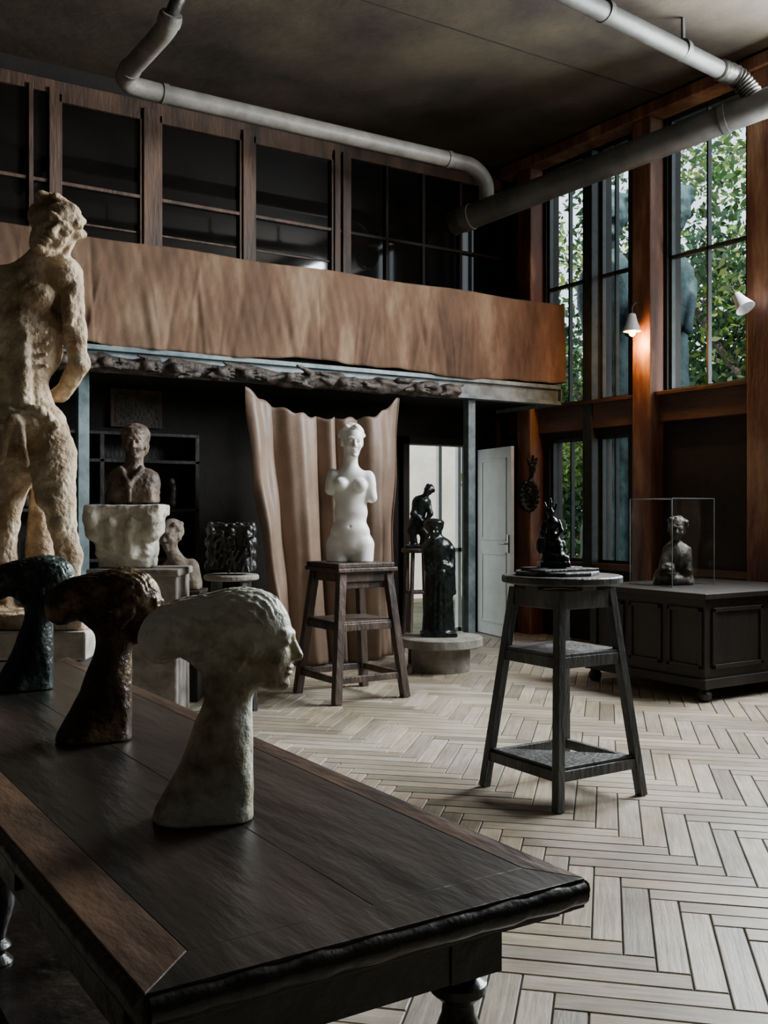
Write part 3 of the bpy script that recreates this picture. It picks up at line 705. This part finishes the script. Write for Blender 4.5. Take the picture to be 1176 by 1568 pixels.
b.box((3.8,6.50,.83),(4.2,6.52,.90),M_standr)
b.done('sculpture_stand',bevel=.006)
cx,cy=3.52,3.83
b,at=stand(cx,cy,1.05,.165,.275,M_standg,.044,.68,.16)
a=at(.16); b.add([(cx-a,cy-a,.186),(cx+a,cy-a,.186),(cx-a,cy+a,.186),(cx-a,cy-a,.20),(cx+a,cy-a,.20),(cx-a,cy+a,.20)],[(0,2,1),(3,4,5),(0,1,4,3),(1,2,5,4),(2,0,3,5)],M_standg)
b.lathe((cx,cy,1.045),[(.285,0),(.30,.006),(.30,.034),(.293,.04)],M_standg,48)
b.box((cx-.20,cy-.045,1.02),(cx+.20,cy+.045,1.046),M_standg); b.box((cx-.045,cy-.20,1.02),(cx+.045,cy+.20,1.046),M_standg)
b.lathe((cx-.02,cy+.02,1.085),[(.21,0),(.215,.004),(.215,.016),(.21,.02)],M_standg,9)
b.box((cx-.20,cy-.10,1.105),(cx+.16,cy+.02,1.118),M_standg); b.box((cx-.15,cy-.0,1.105),(cx+.14,cy+.14,1.122),M_standg)
b.done('modelling_stand',bevel=.005)
K=.0037
def px(u,v,y=0): return ((u-877)*K,y,(857-v)*K)
q=[X((0,0,.012),(.075,.065,.014),.006),
   X((0,0,.03),(.058,.05,.01),.006),
   C(px(868,846),.030,px(870,822),.026,.02),C(px(886,848,-.01),.028,px(880,820,0),.024,.02),C(px(866,842,-.03),.02,px(893,846,-.03),.018,.02),
   E(px(874,815),(.030,.028,.04),k=.02),E(px(875,798),(.032,.026,.035),k=.02),E(px(873,783,-.005),(.017,.02,.024),k=.01),
   C(px(864,798),.012,px(861,812,-.02),.010,.01),C(px(861,812,-.02),.010,px(874,818,-.035),.009,.01),
   C(px(884,796),.012,px(887,808,-.02),.010,.01),C(px(887,808,-.02),.010,px(878,818,-.035),.009,.01),
   C(px(870,784,.0),.009,px(865,770,.0),.006,.006),C(px(874,782,.0),.009,px(873,765,.0),.006,.006),C(px(877,784,.0),.009,px(881,772,.0),.006,.006),
   E(px(860,828,.02),(.022,.02,.04),k=.015),E(px(890,830,.02),(.02,.02,.035),k=.015)]
sculpt('small_kneeling_bronze',q,.0035,M_bronzek,noise=[(120,.002,31)],cutz=0,loc=(cx-.02,cy+.04,1.1235))

# ------------------------------------------------------------------ round plinth + black draped figure
b=B(); b.lathe((5.31,7.34,0),[(.255,0),(.26,.01),(.26,.21),(.36,.215),(.372,.225),(.372,.29),(.36,.30)],M_stone,48); b.done('round_stone_plinth',smooth=True)
K=.0058
def px(u,v,y=0): return ((u-671)*K,y,(966-v)*K)
q=[X((0,0,.018),(.16,.13,.018),.008),C(px(671,958),.13,px(672,930),.105,.05),C(px(672,940),.105,px(671,860),.095,.05),C(px(671,870),.10,px(670,832),.112,.05),
   E(px(670,828),(.13,.09,.06),k=.04),C(px(668,815),.05,px(667,800),.05,.03)]
q+=head(px(665,804,-.02),.17,rz(-15),0)
q+=[E(px(664,793,.0),(.092,.092,.04),k=.02),E(px(664,799,.02),(.086,.085,.06),k=.02)]
for i in range(9):
    a=math.pi+ i*math.pi/8
    q.append(C((.125*math.cos(a),.115*math.sin(a),.03),.022,(.10*math.cos(a+.1),.09*math.sin(a+.1),.62),.014,.012))
q+=[C(px(652,835),.04,px(655,862,-.06),.035,.03),C(px(655,862,-.06),.034,px(676,868,-.10),.028,.02),C(px(689,835),.04,px(688,862,-.06),.035,.03),C(px(688,862,-.06),.034,px(676,856,-.10),.028,.02),C(px(690,835,-.03),.03,px(694,900,-.03),.022,.03)]
sculpt('black_draped_figure',q,.008,M_bronzek,noise=[(60,.003,41)],cutz=0,loc=(5.30,7.36,.301))
sx,sy=5.44,7.88
b=B(); b.lathe((sx,sy,1.02),[(.15,0),(.16,.01),(.16,.03),(.15,.04)],M_standr,32)
for a in range(4):
    t=a*math.pi/2+.5; b.beam((sx+.17*math.cos(t),sy+.17*math.sin(t),0),(sx+.11*math.cos(t),sy+.11*math.sin(t),1.03),.03,.03,M_standr)
for a in range(4):
    t=a*math.pi/2+.5;t2=t+math.pi/2
    for z,rr in((.25,.155),(.65,.13)): b.beam((sx+rr*math.cos(t),sy+rr*math.sin(t),z),(sx+rr*math.cos(t2),sy+rr*math.sin(t2),z),.02,.025,M_standr,(0,0,1))
b.done('tall_round_stool',bevel=.003)
K=.0062
def px(u,v,y=0): return ((u-636)*K,y,(834-v)*K)
q=[X((0,0,.015),(.12,.10,.015),.006),
   C(px(630,832),.035,px(627,806),.04,.02),C(px(627,806),.045,px(634,795),.055,.03),C(px(643,832),.035,px(646,812),.04,.02),C(px(646,812),.045,px(636,797),.055,.03),
   C(px(634,793),.065,px(640,768),.07,.04),E(px(641,764),(.085,.075,.06),k=.04),C(px(633,764),.03,px(628,782,-.05),.025,.02),C(px(628,782,-.05),.025,px(640,792,-.07),.02,.02),
   C(px(650,764),.03,px(654,782,-.05),.025,.02),C(px(654,782,-.05),.025,px(646,795,-.07),.02,.02),C(px(643,760),.03,px(649,752),.03,.02)]
q+=head(px(651,747,-.02),.12,ry(40),1)
sculpt('bending_bronze_man',q,.007,M_bronzek,noise=[(60,.003,51)],cutz=0,loc=(sx,sy,1.061))

# ------------------------------------------------------------------ left group
K=.00448
def px(u,v,y=0): return ((u-203)*K,y,(769-v)*K)
q=head(px(207,678,-.03),.235,rz(10),0,.05)
q+=[E(px(206,666,.03),(.098,.115,.085),k=.02),E(px(206,662,-.05),(.075,.06,.035),k=.015),E(px(206,684,.06),(.085,.07,.07),k=.03)]
q+=[C(px(205,700,.01),.058,px(203,722,.02),.075,.04),E(px(203,745,.01),(.165,.115,.12),k=.05),E(px(183,735,.01),(.085,.09,.085),k=.05),E(px(225,737,.01),(.085,.09,.085),k=.05),
    X(px(203,760,.01),(.165,.11,.055),.03,k=.04),C(px(188,718,-.07),.022,px(204,742,-.12),.02,.012),C(px(220,718,-.07),.022,px(204,742,-.12),.02,.012),
    C(px(204,742,-.12),.012,px(204,768,-.115),.012,.012),C(px(178,735,-.08),.012,px(184,768,-.09),.012,.01),C(px(228,735,-.08),.012,px(224,768,-.09),.012,.01)]
def exb(P):
    d=np.zeros(len(P)); hm=P[:,2]>.44; d[hm]=.004*fieldnoise(P[hm],110,66)*(P[hm][:,1]>-.09); return d
sculpt('terracotta_man_bust',q,.0065,M_terra,noise=[(45,.005,61),(90,.0025,63)],cutz=0,loc=(2.33,6.82,1.465),extra=exb)
def px(u,v,y=0): return ((u-196)*K,y,(865-v)*K)
# rough-hewn plaster capital: broad slab, bulging blunt corners, tapering bell with shallow broken furrows
q=[X(px(196,778),(.258,.17,.038),.014),X(px(196,800),(.235,.155,.090),.05,k=.03),X(px(196,832),(.195,.14,.10),.05,k=.03),X(px(197,858),(.175,.13,.035),.02,k=.02),
   C((-.19,-.12,.24),.062,(-.20,-.13,.33),.070,.03),C((.19,-.12,.24),.062,(.20,-.13,.33),.070,.03),
   C((-.06,-.13,.12),.045,(-.07,-.145,.30),.050,.03),C((.06,-.13,.10),.045,(.07,-.145,.30),.050,.03),
   C((-.13,-.18,.05),.010,(-.13,-.19,.34),.014,.02,True),C((.13,-.18,.05),.010,(.13,-.19,.34),.014,.02,True),C((.0,-.18,.02),.010,(.0,-.19,.34),.016,.02,True),
   E((.10,-.20,.20),(.04,.03,.03),k=.02,sub=True),E((-.18,-.20,.18),(.04,.03,.04),k=.02,sub=True)]
sculpt('plaster_capital_pedestal',q,.008,M_plasterw,noise=[(30,.006,62),(70,.004,64),(130,.002,65)],cutz=0,loc=(2.30,6.84,1.022))
b=B(); b.box((-.29,-.2,.0),(.29,.25,1.0),M_stone); b.box((-.31,-.22,.97),(.31,.27,1.02),M_stone); b.done('stone_block_pedestal',bevel=.012,loc=(2.37,6.78,0),rotz=ROT)
q=[X((0,0,.18),(.155,.09,.16),.02)]
rr=np.random.RandomState(8)
for gx in(-.115,-.04,.035,.11):
    for gz in(.05,.19):
        x_=gx+rr.uniform(-.02,.02); z_=gz+rr.uniform(-.02,.03); s_=rr.uniform(.85,1.1)
        q+=[E((x_,-.105,z_+.115*s_),(.021,.024,.026),k=.005),C((x_,-.10,z_+.085*s_),.024,(x_+rr.uniform(-.025,.025),-.10,z_+.03),.02,.008),
            C((x_-.02,-.11,z_+.08*s_),.010,(x_-.04+rr.uniform(-.01,.02),-.12,z_+.04),.008,.005),C((x_+.02,-.11,z_+.08*s_),.010,(x_+.045,-.125,z_+rr.uniform(.05,.12)),.008,.005),
            C((x_-.008,-.105,z_+.03),.013,(x_-.02,-.12,z_-.02),.010,.005),C((x_+.01,-.105,z_+.03),.013,(x_+.025,-.11,z_-.02),.010,.005)]
for sg in(-1,1):
    for gz in(.06,.14,.22,.30): q+=[E((sg*.158,rr.uniform(-.05,.05),gz),(.02,.04,.035),k=.008)]
for i in range(12): q.append(E((-.14+.026*i,rr.uniform(-.07,.0),.335),(.022,.03,rr.uniform(.015,.03)),k=.006))
sculpt('bronze_relief_block',q,.0048,M_relief,noise=[(70,.003,71),(140,.0015,72)],cutz=0.0,loc=(2.92,6.50,.971),rotz=ROT)
b=B(); x,y=2.92,6.50
b.lathe((x,y,.93),[(.18,0),(.19,.008),(.19,.03),(.18,.04)],M_stone,32)
for a in range(4):
    t=a*math.pi/2+.2; b.beam((x+.2*math.cos(t),y+.2*math.sin(t),0),(x+.14*math.cos(t),y+.14*math.sin(t),.935),.035,.035,M_standg)
for a in range(4):
    t=a*math.pi/2+.2;t2=t+math.pi/2
    for z,rr_ in((.3,.18),(.7,.155)): b.beam((x+rr_*math.cos(t),y+rr_*math.sin(t),z),(x+rr_*math.cos(t2),y+rr_*math.sin(t2),z),.022,.03,M_standg,(0,0,1))
b.done('round_top_stool',bevel=.003)
K=.0049
def px(u,v,y=0): return ((u-280)*K,y,(905-v)*K)
q=head(px(268,824,-.02),.23,ry(-8)@rz(-20),1,.05)
q+=[C(px(270,848),.05,px(278,865),.06,.04),E(px(284,880),(.13,.10,.10),k=.05),X(px(284,897),(.14,.10,.05),.03,k=.04),C(px(262,872),.045,px(262,900,-.04),.04,.03),C(px(300,868),.045,px(308,895,-.04),.04,.03)]
sculpt('stone_child_bust',q,.008,M_childst,noise=[(60,.004,81)],cutz=0,loc=(2.84,7.27,.821))
b=B(); b.box((-.17,-.15,0),(.17,.15,.80),M_dark); b.box((-.19,-.17,.79),(.19,.17,.82),M_standr); b.done('wooden_pedestal',bevel=.008,loc=(2.84,7.27,0),rotz=ROT)

b=B(); b.box((1.0,9.40,0),(3.75,9.44,2.1),M_chest)
for z in(.02,.5,.95,1.4,1.85,2.1): b.box((1.0,9.08,z),(3.75,9.42,z+.03),M_chest)
for x in(1.0,1.9,2.8,3.71): b.box((x,9.08,0),(x+.04,9.42,2.1),M_chest)
sh=b.done('wall_shelf',bevel=.003)
q=[];rr=np.random.RandomState(12)
for x in np.arange(2.2,3.65,.19):
    for z in(.98,1.43):
        if abs(x-2.82)<.09 or rr.rand()<.25: continue
        h_=rr.uniform(.08,.2); w_=rr.uniform(.04,.08)
        q.append(C((x,9.24,z+w_*.9),w_,(x+rr.uniform(-.02,.02),9.24,z+h_),w_*.7,.02)); q.append(E((x,9.22,z+h_+.05),(w_*.7,w_*.7,w_*.9),k=.02))
sculpt('shelf_studies',q,.012,M_stoned,noise=[(60,.005,15)],rotz=0,parent=sh)
b=B(); b.box((3.0,9.40,2.2),(3.5,9.44,2.56),M_framewood); b.box((3.04,9.395,2.24),(3.46,9.40,2.52),M_stoned); b.done('framed_picture')

# ------------------------------------------------------------------ chest + vitrine
b=B(); x0,x1,y0,y1=6.0,7.45,5.0,6.25
b.box((x0+.03,y0+.03,.14),(x1-.03,y1-.03,.76),M_chest); b.box((x0-.01,y0-.01,.76),(x1+.01,y1+.01,.80),M_chest)
b.box((x0,y0,.10),(x1,y1,.17),M_chest)
for yy in(y0+.05,y0+.44,y0+.83): 
    b.box((x0+.012,yy,.24),(x0+.03,yy+.33,.27),M_chest);b.box((x0+.012,yy,.66),(x0+.03,yy+.33,.69),M_chest);b.box((x0+.012,yy,.24),(x0+.03,yy+.03,.69),M_chest);b.box((x0+.012,yy+.30,.24),(x0+.03,yy+.33,.69),M_chest)
for xx in(x0+.1,x0+.78): 
    b.box((xx,y0+.012,.24),(xx+.58,y0+.03,.27),M_chest);b.box((xx,y0+.012,.66),(xx+.58,y0+.03,.69),M_chest);b.box((xx,y0+.012,.24),(xx+.03,y0+.03,.69),M_chest);b.box((xx+.55,y0+.012,.24),(xx+.58,y0+.03,.69),M_chest)
for xx in(x0+.06,x1-.06):
    for yy in(y0+.06,y1-.06): b.lathe((xx,yy,0),[(.03,0),(.05,.02),(.055,.06),(.035,.09),(.045,.11)],M_chest,20)
b.done('carved_wooden_chest',bevel=.004)
b=B(); X0,X1,Y0,Y1,Z0,Z1=6.30,6.80,5.58,6.03,.802,1.51
def pane(ps): b.add(ps,[(0,1,2,3)],M_glass)
pane([(X0,Y0,Z0),(X0,Y1,Z0),(X0,Y1,Z1),(X0,Y0,Z1)]);pane([(X1,Y0,Z0),(X1,Y1,Z0),(X1,Y1,Z1),(X1,Y0,Z1)]);pane([(X0,Y0,Z0),(X1,Y0,Z0),(X1,Y0,Z1),(X0,Y0,Z1)]);pane([(X0,Y1,Z0),(X1,Y1,Z0),(X1,Y1,Z1),(X0,Y1,Z1)]);pane([(X0,Y0,Z1),(X1,Y0,Z1),(X1,Y1,Z1),(X0,Y1,Z1)])
e=.003
for xx in(X0,X1):
    for yy in(Y0,Y1): b.box((xx-e,yy-e,Z0),(xx+e,yy+e,Z1),M_edge)
for zz in(Z0+e,Z1):
    for yy in(Y0,Y1): b.box((X0,yy-e,zz-e),(X1,yy+e,zz+e),M_edge)
    for xx in(X0,X1): b.box((xx-e,Y0,zz-e),(xx+e,Y1,zz+e),M_edge)
case=b.done('glass_display_case')
K=.0053
def px(u,v,y=0): return ((u-1020)*K,y,(888-v)*K)
q=[E(px(1018,880),(.14,.12,.06),k=.03),E(px(1026,845),(.11,.10,.14),k=.05),C(px(1012,835,-.03),.04,px(1002,862,-.08),.035,.03),C(px(1042,835,-.02),.04,px(1042,865,-.06),.035,.03)]
q+=head(px(1027,802,-.02),.20,rz(-15)@ry(8),1,.05); q+=head(px(1012,867,-.07),.14,rz(20),1,.05)
q+=[C(px(1042,862),.045,px(1044,884,-.04),.045,.03),C(px(1002,872),.045,px(996,886,-.04),.035,.03)]
sculpt('bronze_mother_and_child',q,.007,M_stoned,noise=[(60,.005,91)],cutz=0,loc=(6.545,5.80,.803))

q=[]
for i in range(16):
    a=i/16*2*math.pi; a2=(i+1)/16*2*math.pi
    q.append(C((.08*math.cos(a),0,.18+.14*math.sin(a)),.028,(.08*math.cos(a2),0,.18+.14*math.sin(a2)),.028,.012))
    q.append(E((.10*math.cos(a),-.02,.18+.16*math.sin(a)),(.03,.025,.03),k=.008))
q+=[E((0,.0,.18),(.05,.03,.08),k=.02),C((.02,0,.32),.03,(.05,0,.50),.022,.02),C((.05,0,.48),.03,(-.01,-.01,.60),.016,.012),C((.05,0,.48),.03,(.05,-.01,.63),.016,.012),C((.05,0,.48),.03,(.09,-.01,.60),.014,.012)]
sculpt('hanging_bronze_wreath',q,.007,M_bronzek,noise=[(70,.004,95)],loc=(7.62,8.84,1.40),rotz=ROT)

# ------------------------------------------------------------------ wall lamps
def lamp(name,x,y,z,tilt):
    b=B(); 
    b.lathe((0,0,0),[(.02,.18),(.035,.17),(.052,.10),(.088,0),(.084,.0),(.047,.10),(.02,.15)],M_lamp,24)
    b.tube([(0,0,.17),(0,0,.24),(.05,0,.29),(.12,0,.29)],.008,M_winframe,8,4)
    o=b.done(name,smooth=True,loc=(x,y,z)); o.rotation_euler=(tilt,0,0); return o
lp=lamp('wall_lamp',7.575,7.22,3.20,0); lamp('wall_lamp.001',7.56,5.86,3.20,math.radians(-35))
b=B(); b.lathe((0,0,0),[(.008,-.05),(.028,-.035),(.036,-.01),(.028,.015),(.014,.05),(.012,.11)],M_bulb,16); b.done('bulb',smooth=True,loc=(0,0,0),parent=lp)
def light(name,typ,loc,energy,color,size=None,rot=None,sy=None):
    l=bpy.data.lights.new(name,typ); l.energy=energy; l.color=color
    if typ=='AREA': l.shape='RECTANGLE'; l.size=size; l.size_y=sy or size
    if typ=='POINT': l.shadow_soft_size=size or .03
    o=bpy.data.objects.new(name,l); o.location=loc; COL.objects.link(o)
    if rot: o.rotation_euler=rot
    return o
light('warm_lamp_light','POINT',(7.60,7.17,3.09),26,(1,.45,.10),.03)
for i,((y0,y1,z0,z1),en) in enumerate(zip(near,(760,590,170,30))):
    o=light('window_daylight_%d'%i,'AREA',(8.12,(y0+y1)/2,3.97),en,(.90,.965,1.0),y1-y0,sy=2.7)
    o.rotation_euler=(Vector((-1,0,-.40))).to_track_quat('-Z','Y').to_euler()
sun=bpy.data.lights.new('sun','SUN'); sun.energy=5.5; sun.angle=.02; sun.color=(1,.95,.85)
so=bpy.data.objects.new('sun',sun); COL.objects.link(so); so.rotation_euler=Vector((.42,.55,-.72)).to_track_quat('-Z','Y').to_euler()
w=bpy.data.worlds.new('sky'); SC.world=w; w.use_nodes=True
bg=w.node_tree.nodes['Background']; bg.inputs[0].default_value=(.78,.91,1,1); bg.inputs[1].default_value=2.4

# ------------------------------------------------------------------ camera
cam=bpy.data.cameras.new('camera'); co=bpy.data.objects.new('camera',cam); COL.objects.link(co)
cam.sensor_fit='HORIZONTAL'; cam.sensor_width=36; cam.lens=1700/1280*36; cam.clip_start=.05
co.location=(0,0,1.4); co.rotation_euler=(math.radians(90),0,ROT); SC.camera=co
